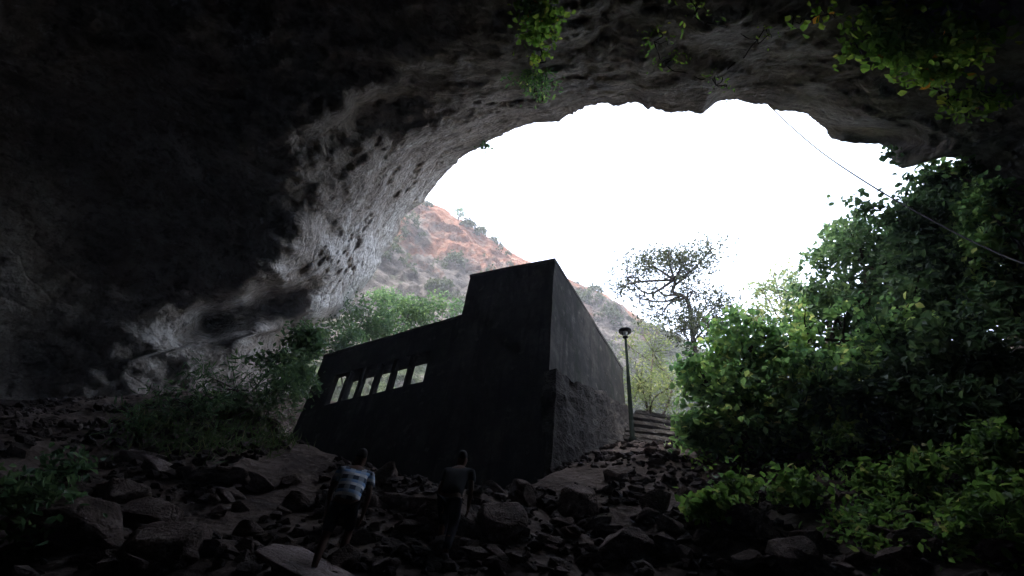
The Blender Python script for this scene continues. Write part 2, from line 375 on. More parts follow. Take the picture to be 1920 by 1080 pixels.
rb = rb * 1.36                                                            # the mouth lies well beyond the building
P0 = CAM + D * rb[:, None]
fade = np.clip(u / 0.05, 0.25, 1)
def billow(p, o): return 1 - 2 * np.abs(vnoise(p + 1.7 * np.stack([vnoise(p * 0.9 + 11), vnoise(p * 0.9 + 23), vnoise(p * 0.9 + 37)], -1) * 0.35 + o))
strat = P0 @ np.array([0.25, -0.45, 0.86])                                # tilted bedding
ledge = vnoise(np.stack([strat * 1.5, P0[:, 0] * 0.12, P0[:, 1] * 0.12], -1)) * np.clip(vnoise(P0 * 0.2 + 77) + 0.35, 0, 1)
disp = 1.1 * fbm(P0 * 0.15, 3) + 0.38 * fbm(P0 * 0.42 + 31, 4, 0.5) + 0.2 * billow(P0 * 0.75, 5.5) + 0.3 * ledge + 0.2 * fbm(P0 * 1.9 + 7, 4, 0.6) + 0.12 * fbm(P0 * 4.4 + 3, 3, 0.6, True) + np.clip(vnoise(P0 * 0.33 + 15) * 1.6 + 0.25, 0, 1) * (0.7 * np.clip(vnoise(np.stack([strat * 2.6, P0[:, 0] * 0.9, P0[:, 1] * 0.9], -1) + 9) - 0.32, 0, 0.5) + 0.75 * np.clip(vnoise(P0 * 3.3 + 29) - 0.34, 0, 0.5)) - 0.35 * np.clip(fbm(np.stack([strat * 0.9, P0[:, 0] * 0.35, P0[:, 1] * 0.35], -1) + 61, 3, 0.6, True) - 0.25, 0, 1)
rfin = rb + disp * fade
Pin = (CAM + D * rfin[:, None]).reshape(NP, NT, 3)
# lip: curls over outside into the outer cliff
K = 26
rimP = Pin[:, 0]; Fd = dirs[:, 0]; E = perp - (np.sum(perp * Fd, 1))[:, None] * Fd; E /= np.linalg.norm(E, axis=1, keepdims=True)
lip = []
for j in range(K, 0, -1):
    q = j / K
    if q < 0.5: a = q / 0.5 * math.pi / 2; off = 1.6 * (math.sin(a) * Fd + (1 - math.cos(a)) * E)
    else: tq = (q - 0.5) / 0.5; off = 1.6 * (Fd + E) + E * (30 * tq ** 1.6) - Fd * (6 * tq)
    pts = rimP + off
    pts = pts + (E * (0.5 * fbm(pts * 0.7 + 50, 4))[:, None]) * min(1, q * 2)
    lip.append(pts)
lip = np.stack(lip, 1)
shell = np.concatenate([lip, Pin], 1)
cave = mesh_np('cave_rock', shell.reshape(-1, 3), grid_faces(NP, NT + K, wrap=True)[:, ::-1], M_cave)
pale_patch = (feat(655, 500, 95, 42, -62, 1.0) + feat(760, 390, 80, 25, -45, 0.5) + feat(615, 590, 40, 30, 0, 0.9) + feat(440, 630, 60, 26, -25, 0.5) + feat(350, 300, 12, 55, -14, 0.9)).reshape(NP, NT)  # rock colour made paler on the rim bulge, a wall patch and a streak
pale_patch = np.concatenate([np.repeat(pale_patch[:, :1], K, 1), pale_patch], 1)
at = cave.data.attributes.new('pale_patch', 'FLOAT', 'POINT'); at.data.foreach_set('value', pale_patch.astype(np.float32).ravel())
tag(cave, 'dark limestone cave wall and arching roof round the bright mouth', kind='structure')

# ------------------------------------------------------------------ the hillside beyond the mouth
ridge = np.array([1, 1, 1.1]) * np.array([(250, 60, 95), (520, 190, 95), (700, 300, 92), (790, 372, 90), (830, 392, 90), (872, 418, 88), (905, 440, 88), (945, 462, 88), (985, 486, 88), (1040, 515, 86), (1090, 534, 86), (1130, 552, 85), (1165, 574, 84),
                  (1200, 600, 82), (1250, 622, 80), (1330, 660, 78), (1450, 705, 74), (1650, 760, 70), (1900, 800, 66)], float)
NU, NV = 300, 170
uu = np.linspace(0, len(ridge) - 1, NU)
rp = np.stack([np.interp(uu, np.arange(len(ridge)), ridge[:, k]) for k in range(3)], -1)
top = P(rp[:, 0], rp[:, 1], rp[:, 2])
base = top.copy(); hd = top[:, :2] / np.linalg.norm(top[:, :2], axis=1, keepdims=True)
base[:, :2] = hd * 45.0; base[:, 2] = gbase(base[:, 0], base[:, 1]) - 1.0
v_ = np.linspace(0, 1, NV)[None, :, None]
prof = v_ + 0.035 * np.sin(v_ * 15) * (1 - v_) * v_ * 4
hp = base[:, None] * (1 - v_) + top[:, None] * v_
hp[..., 2] = base[:, None, 2] * (1 - prof[..., 0]) + top[:, None, 2] * prof[..., 0]
edge = np.clip((1 - v_[..., 0]) * 8, 0.15, 1)
hn = (3.2 * fbm(hp * 0.09, 3) + 1.7 * fbm(hp * np.array([0.3, 0.3, 0.5]) + 4, 5, 0.6, True)) * edge
hp[..., :2] -= hd[:, None] * hn[..., None]
hp[..., 2] += 0.7 * fbm(hp * 0.5, 4)
back = hp[:, -1:] + np.concatenate([hd, np.zeros((NU, 1))], 1)[:, None] * np.array([3, 14, 36.0])[None, :, None] - np.array([0, 0, 1.0]) * np.array([1.5, 12, 45.0])[None, :, None]
hall = np.concatenate([hp, back], 1)
hill = mesh_np('hill', hall.reshape(-1, 3), grid_faces(NU, NV + 3), M_hill)
tag(hill, 'steep rocky hillside with a red cliff band beyond the cave', kind='structure')
red = np.clip(np.concatenate([np.repeat(v_[0, :, 0][None], NU, 0), np.ones((NU, 3))], 1) * 1.5 - 0.72, 0, 1) * np.clip(1.25 - np.clip(uu - 5.5, 0, 8) * 0.09, 0, 1.1)[:, None]
gr = np.clip(1.0 - np.abs(np.concatenate([np.repeat(v_[0, :, 0][None], NU, 0), np.ones((NU, 3))], 1) - 0.05) * 1.9, 0, 1) * 0.45
gr = gr + np.clip((uu - 11) / 3, 0, 1)[:, None] * 0.42 + 0.06
for nm, arr in (('redness', red), ('greenness', gr)):
    at = hill.data.attributes.new(nm, 'FLOAT', 'POINT'); at.data.foreach_set('value', arr.astype(np.float32).ravel())
def hill_pt(px, py):
    """the point of the hillside nearest to the sight line through a pixel"""
    d = rays(px, py); q = hp.reshape(-1, 3) - CAM; q = q / np.linalg.norm(q, axis=1, keepdims=True)
    return hp.reshape(-1, 3)[np.argmax(q @ d)]

# ------------------------------------------------------------------ the concrete building
def on_plane(px, py, nrm):
    d = rays(px, py); t = np.dot(C - CAM, nrm) / np.dot(d, nrm); q = CAM + d * t; return q
def front(px, py):                # -> (distance left along the front, z)
    q = on_plane(px, py, Rd); return np.dot(q - C, Ld), q[2]
def side(px, py):
    q = on_plane(px, py, Ld); return np.dot(q - C, Rd), q[2]
rotb = math.atan2(-Ld[1], -Ld[0])    # local +x = right along the front (-Ld), local +y = Rd
ex = -Ld; ey = Rd
base_z = 4.6
hut = empty('building', (C[0], C[1], base_z), rotb)
tag(hut, 'dark square concrete building with a tower block and a slit-windowed wing', 'building')
def lp(a, b, z): return (-a, b, z - base_z)     # a = left along the front, b = back along the side
t_l, t_lz = front(882, 515); w_r, w_rz = front(868, 588); w_l, w_lz = front(607, 664)
s_l, s_z = side(1168, 690)
print('BUILD', C, t_l, t_lz, w_r, w_rz, w_l, w_lz, s_l, s_z, 'front az', Ld, 'y ok', ey)
def slab_poly(bm, pts_top, pts_bot):
    n = len(pts_top); a = [bm.verts.new(p) for p in pts_top]; b = [bm.verts.new(p) for p in pts_bot]
    bm.faces.new(a); bm.faces.new(b[::-1])
    for i in range(n): bm.faces.new((a[i], b[i], b[(i + 1) % n], a[(i + 1) % n]))
def prism(a0, a1, b0, b1, z0, ztop):   # ztop(a,b)
    bm = bmesh.new()
    cs = [(a0, b0), (a0, b1), (a1, b1), (a1, b0)]
    slab_poly(bm, [lp(a, b, ztop(a, b)) for a, b in cs], [lp(a, b, z0) for a, b in cs])
    bmesh.ops.recalc_face_normals(bm, faces=bm.faces[:]); return bm
def weather(bm, amp=0.05, cuts=6):
    bmesh.ops.triangulate(bm, faces=bm.faces[:])
    for _ in range(cuts):
        lng = [e for e in bm.edges if e.calc_length() > 0.45]
        if not lng: break
        bmesh.ops.subdivide_edges(bm, edges=lng, cuts=1)
        bmesh.ops.triangulate(bm, faces=[f for f in bm.faces if len(f.verts) > 3])
    co = np.array([v.co for v in bm.verts]); d = fbm(co * 0.9 + 5, 4)
    d2 = fbm(co * 0.9 + 25, 4); d3 = fbm(co * 1.1 + 45, 3)
    for v, x, y, z in zip(bm.verts, d, d2, d3): v.co.x += x * amp; v.co.y += y * amp; v.co.z += z * amp * 0.8
    return bm
tz = lambda a, b: C[2] + (t_lz - C[2]) * a / t_l + (s_z - C[2]) * b / s_l
wz = lambda a, b: w_rz + (w_lz - w_rz) * (a - w_r) / (w_l - w_r)
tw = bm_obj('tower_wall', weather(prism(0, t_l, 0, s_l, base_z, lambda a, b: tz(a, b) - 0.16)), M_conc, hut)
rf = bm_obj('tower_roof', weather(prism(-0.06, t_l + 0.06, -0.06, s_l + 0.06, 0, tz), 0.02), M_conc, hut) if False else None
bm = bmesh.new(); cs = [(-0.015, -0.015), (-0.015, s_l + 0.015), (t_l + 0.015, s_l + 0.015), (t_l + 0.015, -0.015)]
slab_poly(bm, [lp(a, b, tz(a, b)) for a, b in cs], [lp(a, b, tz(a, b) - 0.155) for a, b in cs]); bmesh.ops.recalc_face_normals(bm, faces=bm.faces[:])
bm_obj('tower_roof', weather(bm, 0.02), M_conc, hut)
# wing: hollow, front wall with one long opening cut by mullions, an open back
WD = 1.7
f0, z0a = front(605, 760); f1, z1a = front(792, 712); f2, z2a = front(615, 700); f3, z3a = front(790, 664)
sill = (z0a + z1a) / 2; head = (z2a + z3a) / 2; wa0, wa1 = f1, f0
print('WINDOW', f0, z0a, f1, z1a, f2, z2a, f3, z3a)
TH = 0.22
def wall_strip(a0, a1, b0, b1, zb, zt): return prism(a0, a1, b0, b1, zb, zt if callable(zt) else (lambda a, b: zt))
ws = t_l + 0.003; we = w_l
def addp(dst, src):
    me = bpy.data.meshes.new('tmp'); src.to_mesh(me); src.free(); dst.from_mesh(me); bpy.data.meshes.remove(me)
def wall_with_hole(b0, b1, h0, h1, hs, hh, ztop):
    bm = bmesh.new()
    A = [ws, h0, h1, we]
    for i in range(3):
        a, b = A[i], A[i + 1]
        if i == 1:
            addp(bm, prism(a, b, b0, b1, base_z, lambda x, y: hs))
            if hh is None: continue
            q = bmesh.new(); cs = [(a, b0), (a, b1), (b, b1), (b, b0)]
            slab_poly(q, [lp(x, y, ztop(x, y)) for x, y in cs], [lp(x, y, hh) for x, y in cs]); addp(bm, q)
        else: addp(bm, prism(a, b, b0, b1, base_z, ztop))
    bmesh.ops.remove_doubles(bm, verts=bm.verts[:], dist=0.001)
    bmesh.ops.recalc_face_normals(bm, faces=bm.faces[:]); return bm
wtop = lambda a, b: wz(a, b) - 0.16
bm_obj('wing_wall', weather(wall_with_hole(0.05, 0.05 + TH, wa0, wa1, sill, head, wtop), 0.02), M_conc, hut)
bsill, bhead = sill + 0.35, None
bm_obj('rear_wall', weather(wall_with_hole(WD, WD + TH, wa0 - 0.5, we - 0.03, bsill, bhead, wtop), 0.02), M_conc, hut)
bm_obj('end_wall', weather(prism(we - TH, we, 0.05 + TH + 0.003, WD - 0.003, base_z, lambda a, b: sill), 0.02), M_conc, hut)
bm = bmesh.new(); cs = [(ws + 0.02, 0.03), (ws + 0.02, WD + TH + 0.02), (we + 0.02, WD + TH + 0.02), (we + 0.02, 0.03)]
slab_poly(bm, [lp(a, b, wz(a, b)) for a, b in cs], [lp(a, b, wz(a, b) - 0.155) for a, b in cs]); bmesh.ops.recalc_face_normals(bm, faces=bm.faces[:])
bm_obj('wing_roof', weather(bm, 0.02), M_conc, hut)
nm = 5
for i in range(nm):
    a = wa0 + (wa1 - wa0) * (i + 1) / (nm + 1) + 0.05
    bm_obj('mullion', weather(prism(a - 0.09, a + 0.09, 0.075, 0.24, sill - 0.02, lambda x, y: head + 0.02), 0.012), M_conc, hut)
# rough stone plinth under the tower's side
def rough_block(name, a0, a1, b0, b1, zb, zt, amp, mat):
    n = 26; pts = []; fs = []
    bm = prism(a0, a1, b0, b1, zb, zt)
    bmesh.ops.triangulate(bm, faces=bm.faces[:])
    for _ in range(7):
        lng = [e for e in bm.edges if e.calc_length() > 0.28]
        if not lng: break
        bmesh.ops.subdivide_edges(bm, edges=lng, cuts=1); bmesh.ops.triangulate(bm, faces=[f for f in bm.faces if len(f.verts) > 3])
    bm.normal_update()
    co = np.array([v.co for v in bm.verts]); d = fbm(co * 0.8 + 1, 4, 0.6) + 0.5 * fbm(co * 2.2, 3, 0.6, True)
    for v, x in zip(bm.verts, d): v.co += v.normal * float(x) * amp
    return bm_obj(name, bm, mat, hut)
p_z = front(1030, 700)[1]
b_s, z_s = side(1135, 755); p_k = (z_s - p_z) / b_s
print('PLINTH', p_z, b_s, z_s)
rough_block('plinth', -0.2, 0.06, 0.02, s_l + 0.1, base_z - 1, lambda a, b: p_z + p_k * b + 0.25 * math.sin(b * 1.9), 0.2, M_plinth)

# ------------------------------------------------------------------ foliage
def leaf_mesh(name, c, size, mat, parent=None, up=0.5, wide=0.55, aim=None, seed=0, elong=1.0, face=None):
    r = np.random.default_rng(seed + len(c)); n = len(c)
    nr = r.normal(size=(n, 3)); nr[:, 2] += up * 1.6; nr = nr + (0 if face is None else np.array(face)); nr /= np.linalg.norm(nr, axis=1, keepdims=True)
    a = r.normal(size=(n, 3)); 
    if aim is not None: a = a * 0.6 + aim
    a -= np.sum(a * nr, 1)[:, None] * nr; a /= np.linalg.norm(a, axis=1, keepdims=True) + 1e-9
    b = np.cross(nr, a); s_ = (size * r.uniform(0.6, 1.25, n))[:, None] if np.isscalar(size) else size[:, None]
    L = s_ * elong
    v = np.stack([c - a * L * 0.5, c - a * L * 0.12 + b * s_ * wide * 0.5 + nr * s_ * 0.1, c + a * L * 0.22 + b * s_ * wide * 0.36 + nr * s_ * 0.06, c + a * L * 0.55 - nr * s_ * 0.08,
                  c + a * L * 0.22 - b * s_ * wide * 0.36 + nr * s_ * 0.06, c - a * L * 0.12 - b * s_ * wide * 0.5 + nr * s_ * 0.1], 1).reshape(-1, 3)
    k = np.arange(n)[:, None] * 6
    f = np.concatenate([k + np.array([[0, 1, 2, 3]]), k + np.array([[0, 3, 4, 5]])])
    o = mesh_np(name, v, f, mat, parent, smooth=False)
    var = np.clip(r.normal(0.5, 0.2, n) + 0.3 * vnoise(c * 1.3 + 9), 0, 0.96); var[r.random(n) < 0.012] = 1.0
    at = o.data.attributes.new('var', 'FLOAT', 'FACE'); at.data.foreach_set('value', np.concatenate([var, var]).astype(np.float32))
    return o
def blob_points(center, radii, ncl, per, sig, r, thr=-0.15, freq=1.1, shellpow=0.5):
    d = r.normal(size=(ncl, 3)); d /= np.linalg.norm(d, axis=1, keepdims=True)
    q = d * (r.random(ncl) ** shellpow)[:, None]
    q = q * (1 + 0.35 * fbm(d * 1.7 + r.uniform(0, 50), 3))[:, None]
    c = center + q * radii
    keep = vnoise(c * freq) > thr
    c = c[keep]
    out = (c - center) / radii                                              # sprays: leaves strung along little twigs
    tw = r.normal(size=c.shape) * np.array([1, 1, 0.35]) + 0.5 * out; tw /= np.linalg.norm(tw, axis=1, keepdims=True)
    t = r.uniform(-1.3, 1.3, (len(c), per, 1))
    pts = (c[:, None] + tw[:, None] * t * sig * 1.5 - np.array([0, 0, 1.0]) * t ** 2 * sig * 0.25 + r.normal(size=(len(c), per, 3)) * sig * 0.4).reshape(-1, 3)
    return pts, c
NPL = [0]
def plant(name, label, cat, blobs, leaf, mat, base=None, group=None, trunk=0.06, per=12, sig=0.22, thr=-0.15, limbs=True, up=0.5, wide=0.55, elong=1.0, freq=1.1, twigs=14, bark=None, main=None, low=False):
    """blobs: (px, py, rx, ry, distance, clusters) in photo pixels, turned into real places and sizes"""
    NPL[0] += 1; r = np.random.default_rng(100 + NPL[0])
    pts, cl, cen = [], [], []
    for bx, by, rx, ry, d, n in blobs:
        if low: d = float(np.linalg.norm(hit(bx, by + ry * 1.0) - CAM)) * 0.975
        c = P(bx, by, d); dep = d / math.sqrt(1 + ((bx - 960) ** 2 + (by - 540) ** 2) / 1e6)
        rad_ = np.array([rx, (rx + ry) / 2, ry]) * dep / F
        p, q = blob_points(c, rad_, n, per, sig, r, thr, freq); pts.append(p); cl.append(q); cen.append(c)
    pts = np.concatenate(pts); cl = np.concatenate(cl); cen = np.array(cen)
    if base is None:
        m = cen.mean(0); base = np.array([m[0], m[1] + 0.3, 0])
    base = np.array(base, float); base[2] = float(ground_z(base[0], base[1])) - 0.12
    root = empty(name, tuple(base)); tag(root, label, cat, group)
    tubes = []
    trunk_pts = main
    for c in cen:
        if trunk_pts is not None:
            j = np.argmin(np.linalg.norm(trunk_pts - c, axis=1)); st = trunk_pts[max(0, j - 3)]
        else: st = base
        mid = st * 0.5 + c * 0.5 + r.normal(size=3) * 0.12 * np.linalg.norm(c - st) + np.array([0, 0, 0.1])
        sp = spline([st, mid, c], 9); tubes.append(tube(sp, np.linspace(trunk if main is None else trunk * 0.55, trunk * 0.25, 9), 6))
    if trunk_pts is not None: tubes.append(tube(trunk_pts, np.linspace(trunk, trunk * 0.4, len(trunk_pts)), 8))
    if twigs:
        for c in cl[r.choice(len(cl), min(len(cl), twigs * len(cen)), replace=False)]:
            b = cen[np.argmin(np.linalg.norm(cen - c, axis=1))]; mid = (b + c) / 2 + r.normal(size=3) * 0.08
            tubes.append(tube(spline([b, mid, c], 5), np.linspace(trunk * 0.25, trunk * 0.08, 5), 4))
    v, f = join(tubes)
    mesh_np('trunk' if 'tree' in name else 'stem', v - base, f, bark or M_bark, root)
    leaf_mesh('crown' if 'tree' in name else 'leaves', pts - base, leaf, mat, root, up, wide, seed=NPL[0], elong=elong)
    return root

# right-hand vegetation
plant('leafy_tree', 'bright green broad-leaved tree right of the steps and lamp post', 'tree',
      [(1400, 660, 110, 75, 17.5, 170), (1330, 730, 70, 70, 16.5, 110), (1520, 640, 120, 85, 17.5, 190), (1640, 640, 110, 90, 17.5, 150), (1420, 760, 120, 70, 16.0, 150), (1560, 740, 120, 80, 16.0, 150), (1310, 800, 40, 35, 15.6, 50), (1400, 815, 100, 34, 15.6, 130), (1540, 815, 110, 36, 15.4, 140), (1470, 720, 110, 70, 17, 160), (1380, 780, 90, 50, 16.3, 130), (1560, 690, 120, 70, 18.5, 180), (1330, 680, 60, 60, 18, 110)],
      0.2, M_leaf, base=(6.6, 13.8, 0), trunk=0.10, per=19, sig=0.24, wide=0.7, thr=0.0, freq=0.9)
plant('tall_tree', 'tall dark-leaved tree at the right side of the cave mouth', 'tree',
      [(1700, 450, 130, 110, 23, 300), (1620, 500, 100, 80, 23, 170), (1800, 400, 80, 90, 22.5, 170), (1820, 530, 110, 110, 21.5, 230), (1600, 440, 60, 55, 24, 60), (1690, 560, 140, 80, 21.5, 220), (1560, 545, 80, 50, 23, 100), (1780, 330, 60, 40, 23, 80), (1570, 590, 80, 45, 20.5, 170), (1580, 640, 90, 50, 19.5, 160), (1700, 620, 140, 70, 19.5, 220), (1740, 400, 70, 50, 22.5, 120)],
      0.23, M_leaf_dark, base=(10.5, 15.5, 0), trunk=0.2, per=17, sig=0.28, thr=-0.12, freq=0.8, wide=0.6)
mt = spline([P(1312, 700, 31), P(1300, 640, 31), P(1290, 565, 31), P(1262, 548, 31), P(1266, 530, 31), P(1258, 516, 31)], 24)
plant('wispy_tree', 'slender dark tree with thin open crown silhouetted against the sky', 'tree',
      [(1280, 485, 60, 16, 31, 80), (1215, 492, 55, 22, 31, 80), (1175, 520, 30, 26, 31, 50), (1160, 540, 16, 14, 31, 14), (1335, 466, 45, 12, 31, 34), (1255, 470, 50, 16, 31, 20), (1200, 560, 40, 30, 31, 22), (1290, 510, 70, 30, 31, 60), (1230, 540, 50, 30, 31, 34), (1310, 585, 50, 35, 31, 60), (1300, 545, 45, 28, 31, 40), (1350, 565, 40, 25, 31, 40), (1240, 590, 45, 40, 30, 34), (1330, 610, 60, 40, 30, 90), (1280, 620, 45, 35, 30, 60)],
      0.19, M_leaf_hill, base=mt[0], trunk=0.15, per=11, sig=0.34, thr=-0.35, main=mt, twigs=7, wide=0.45)
plant('hazy_tree', 'pale thin-leaved tree behind the dark crown against bright sky', 'tree',
      [(1450, 515, 45, 28, 34, 70), (1480, 550, 50, 30, 33, 90), (1430, 545, 35, 25, 34, 30), (1420, 600, 50, 35, 31, 90), (1500, 590, 60, 40, 30, 130)], 0.24, M_leaf_pale, trunk=0.12, per=8, sig=0.32, thr=-0.2, wide=0.45)
plant('ivy_tree', 'leafy creeper-covered tree rising against the right cave wall', 'tree',
      [(1860, 450, 60, 90, 20.5, 150), (1880, 560, 70, 80, 20, 150), (1780, 330, 60, 28, 23, 80), (1840, 380, 60, 50, 21.5, 110)], 0.2, M_leaf, trunk=0.12, per=14, sig=0.22, thr=-0.05, wide=0.8)
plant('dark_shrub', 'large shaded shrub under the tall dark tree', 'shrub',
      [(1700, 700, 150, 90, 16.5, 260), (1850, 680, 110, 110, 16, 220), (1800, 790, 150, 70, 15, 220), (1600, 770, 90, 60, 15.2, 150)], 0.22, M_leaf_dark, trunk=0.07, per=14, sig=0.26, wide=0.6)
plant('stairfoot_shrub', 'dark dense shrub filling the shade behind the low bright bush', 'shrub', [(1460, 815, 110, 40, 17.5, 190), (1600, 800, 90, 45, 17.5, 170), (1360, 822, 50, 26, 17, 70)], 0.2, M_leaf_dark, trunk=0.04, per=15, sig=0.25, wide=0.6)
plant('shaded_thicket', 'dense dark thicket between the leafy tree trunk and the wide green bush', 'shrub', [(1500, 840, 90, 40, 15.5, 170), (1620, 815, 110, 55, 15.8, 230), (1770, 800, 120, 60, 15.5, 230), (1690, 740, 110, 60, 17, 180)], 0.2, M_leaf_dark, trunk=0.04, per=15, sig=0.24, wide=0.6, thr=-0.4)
plant('rounded_shrub', 'olive green shrub on the slope below the shaded shrub', 'shrub', [(1610, 830, 75, 28, 13.5, 70), (1540, 850, 40, 20, 13.3, 24)], 0.15, M_leaf_low, trunk=0.03, per=12, sig=0.16, wide=0.6, low=True)
plant('low_bush', 'low bright bush among the boulders below the leafy tree', 'shrub', [(1420, 920, 95, 32, 11.2, 120), (1330, 948, 55, 22, 11.0, 50), (1490, 912, 45, 28, 11.3, 45)], 0.15, M_leaf_low, trunk=0.025, per=15, sig=0.16, wide=0.75, low=True, thr=0.02, freq=2.2)
plant('spreading_bush', 'wide green bush on the right slope beneath the olive shrub', 'shrub', [(1720, 885, 95, 36, 12, 130), (1840, 850, 85, 45, 12.5, 120), (1640, 895, 45, 22, 12, 40)], 0.16, M_leaf_low, trunk=0.03, per=13, sig=0.16, wide=0.6, low=True, thr=0.02, freq=2.2)
plant('corner_bush', 'light green bush nearest the viewer at the lower right', 'shrub', [(1880, 960, 75, 60, 10, 150), (1900, 900, 40, 30, 10.5, 50), (1780, 990, 60, 30, 10, 60)], 0.14, M_leaf_low, trunk=0.03, per=13, sig=0.15, wide=0.6, low=True, thr=0.02, freq=2.2)
plant('small_sapling', 'tiny leafy sprout between boulders right of the low bush', 'plant', [(1560, 965, 20, 14, 10.6, 8)], 0.1, M_leaf_low, trunk=0.015, per=9, sig=0.1, low=True)
plant('stairside_tree', 'pale feathery tree behind the steps beside the lamp post', 'tree',
      [(1225, 660, 45, 60, 26, 120), (1200, 720, 40, 50, 24, 90), (1250, 730, 40, 50, 24, 80), (1180, 650, 25, 40, 28, 40)], 0.16, M_leaf_pale, trunk=0.07, per=10, sig=0.28, thr=-0.1, wide=0.35)
# left vegetation
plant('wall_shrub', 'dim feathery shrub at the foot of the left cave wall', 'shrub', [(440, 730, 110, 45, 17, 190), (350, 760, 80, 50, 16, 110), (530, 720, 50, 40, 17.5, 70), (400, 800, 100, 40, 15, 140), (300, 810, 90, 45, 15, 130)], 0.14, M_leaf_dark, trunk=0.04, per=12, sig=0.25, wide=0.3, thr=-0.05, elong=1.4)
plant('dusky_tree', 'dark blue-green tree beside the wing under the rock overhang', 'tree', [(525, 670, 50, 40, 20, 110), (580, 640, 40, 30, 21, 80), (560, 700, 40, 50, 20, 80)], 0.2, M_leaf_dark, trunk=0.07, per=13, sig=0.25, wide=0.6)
plant('sunlit_shrub', 'bright green shrub behind the wing roof near the pale rock', 'shrub', [(690, 605, 80, 34, 33, 260), (770, 585, 60, 24, 34, 160), (640, 640, 45, 28, 30, 130), (830, 572, 40, 12, 34, 50), (725, 560, 30, 20, 38, 60)], 0.22, M_leaf_dark, trunk=0.05, per=13, sig=0.34, wide=0.5, thr=-0.35)
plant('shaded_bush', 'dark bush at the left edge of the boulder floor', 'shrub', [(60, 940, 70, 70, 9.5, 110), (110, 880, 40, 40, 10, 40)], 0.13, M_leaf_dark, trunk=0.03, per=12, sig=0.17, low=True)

# hanging plants
def surf(px, py):
    return float(rfin[np.argmax(D @ rays(px, py))])
def hanging(name, label, blobs, leaf, mat, group=None, strands=8, wide=0.75, per=8, sig=0.16, link=True):
    NPL[0] += 1; r = np.random.default_rng(300 + NPL[0]); pts, tubes = [], []
    roots = []
    for bx, by, rx, ry, d, n in blobs:
        d = surf(bx, by) - 0.4
        dep = d / math.sqrt(1 + ((bx - 960) ** 2 + (by - 540) ** 2) / 1e6)
        c = P(bx, by, d); rad_ = np.array([rx, rx * 0.6, ry]) * dep / F
        p, q = blob_points(c, rad_, n, per, sig, r, -0.9, 1.6, 0.6); pts.append(p)
        tp = c + np.array([0, 0.3, ry * dep / F * 1.5]); roots.append(tp)
        for k in range(min(strands, len(q))):
            e = q[r.integers(len(q))]; mid = (tp + e) / 2 + r.normal(size=3) * 0.1
            tubes.append(tube(spline([tp, mid, e, e + np.array([0, 0, -0.25])], 8), np.linspace(0.016, 0.006, 8), 4))
    for a, b in zip(roots[:-1], roots[1:]):                                # the runner creeps along the rock
        pp = [a]
        for t in np.linspace(0, 1, 8)[1:-1]:
            m_ = (a * (1 - t) + b * t) - CAM; k_ = np.argmax(D @ (m_ / np.linalg.norm(m_))); pp.append(CAM + m_ / np.linalg.norm(m_) * (rfin[k_] - 0.03) + r.normal(size=3) * 0.06)
        tubes.append(tube(spline(pp + [b], 30), 0.016, 5))
    pts = np.concatenate(pts); base = roots[0]
    root = empty(name, tuple(base)); tag(root, label, 'plant', group)
    v, f = join(tubes); mesh_np('stem', v - base, f, M_bark, root)
    leaf_mesh('leaves', pts - base, leaf, mat, root, 0.2, wide, aim=np.array([0, 0, -0.7]), seed=NPL[0], face=(0.1, 1.6, 0.0))
    return root
hanging('hanging_vine', 'yellow-green vine with an orange leaf hanging from the right cave roof', [(1660, 45, 60, 40, 12.5, 46), (1610, 82, 26, 12, 12.5, 7), (1710, 90, 55, 35, 12.6, 50), (1760, 130, 50, 25, 12.8, 34), (1800, 190, 22, 26, 13, 12), (1850, 180, 26, 40, 13.2, 18), (1800, 70, 60, 50, 13, 40), (1690, 60, 70, 40, 12.6, 40)], 0.22, M_leaf_vine, per=11, sig=0.26)
hanging('roof_sprig', 'sparse yellowish leaves hanging from the roof beside the vine', [(1545, 18, 40, 18, 12.6, 7), (1500, 30, 14, 12, 12.6, 2)], 0.2, M_leaf_vine, per=4, sig=0.22, strands=2)
hanging('roof_creeper', 'green creeper dangling from the roof above the arch', [(1010, 20, 44, 28, 12, 44), (1010, 60, 30, 20, 12, 20), (1015, 105, 8, 10, 12.5, 3)], 0.18, M_leaf_vine, per=11, sig=0.2)
hanging('arch_fern', 'dull green fern clump on the arch below the dangling creeper', [(1000, 148, 45, 22, 17.5, 46), (1010, 175, 20, 16, 18.5, 12)], 0.18, M_leaf, per=7, sig=0.2, wide=0.4)
hanging('rim_sprig', 'small dark sprig hanging from the left rim against sky', [(905, 270, 12, 9, 23, 7)], 0.18, M_leaf_dark, per=5, sig=0.14, strands=2)
hanging('lip_tuft', 'dark tuft of leaves on the right rim above the tree', [(1672, 292, 12, 14, 22, 8)], 0.2, M_leaf_dark, per=6, sig=0.16, strands=2)
hanging('yellow_creeper', 'thin yellowish creeper trailing down the middle of the arch', [(1235, 70, 20, 22, 18, 5), (1255, 110, 24, 12, 18.5, 5), (1350, 145, 40, 5, 20, 4), (1435, 60, 14, 14, 18, 2), (1310, 10, 26, 8, 17, 5)], 0.16, M_leaf_vine, per=7, sig=0.26, strands=3, wide=0.4)

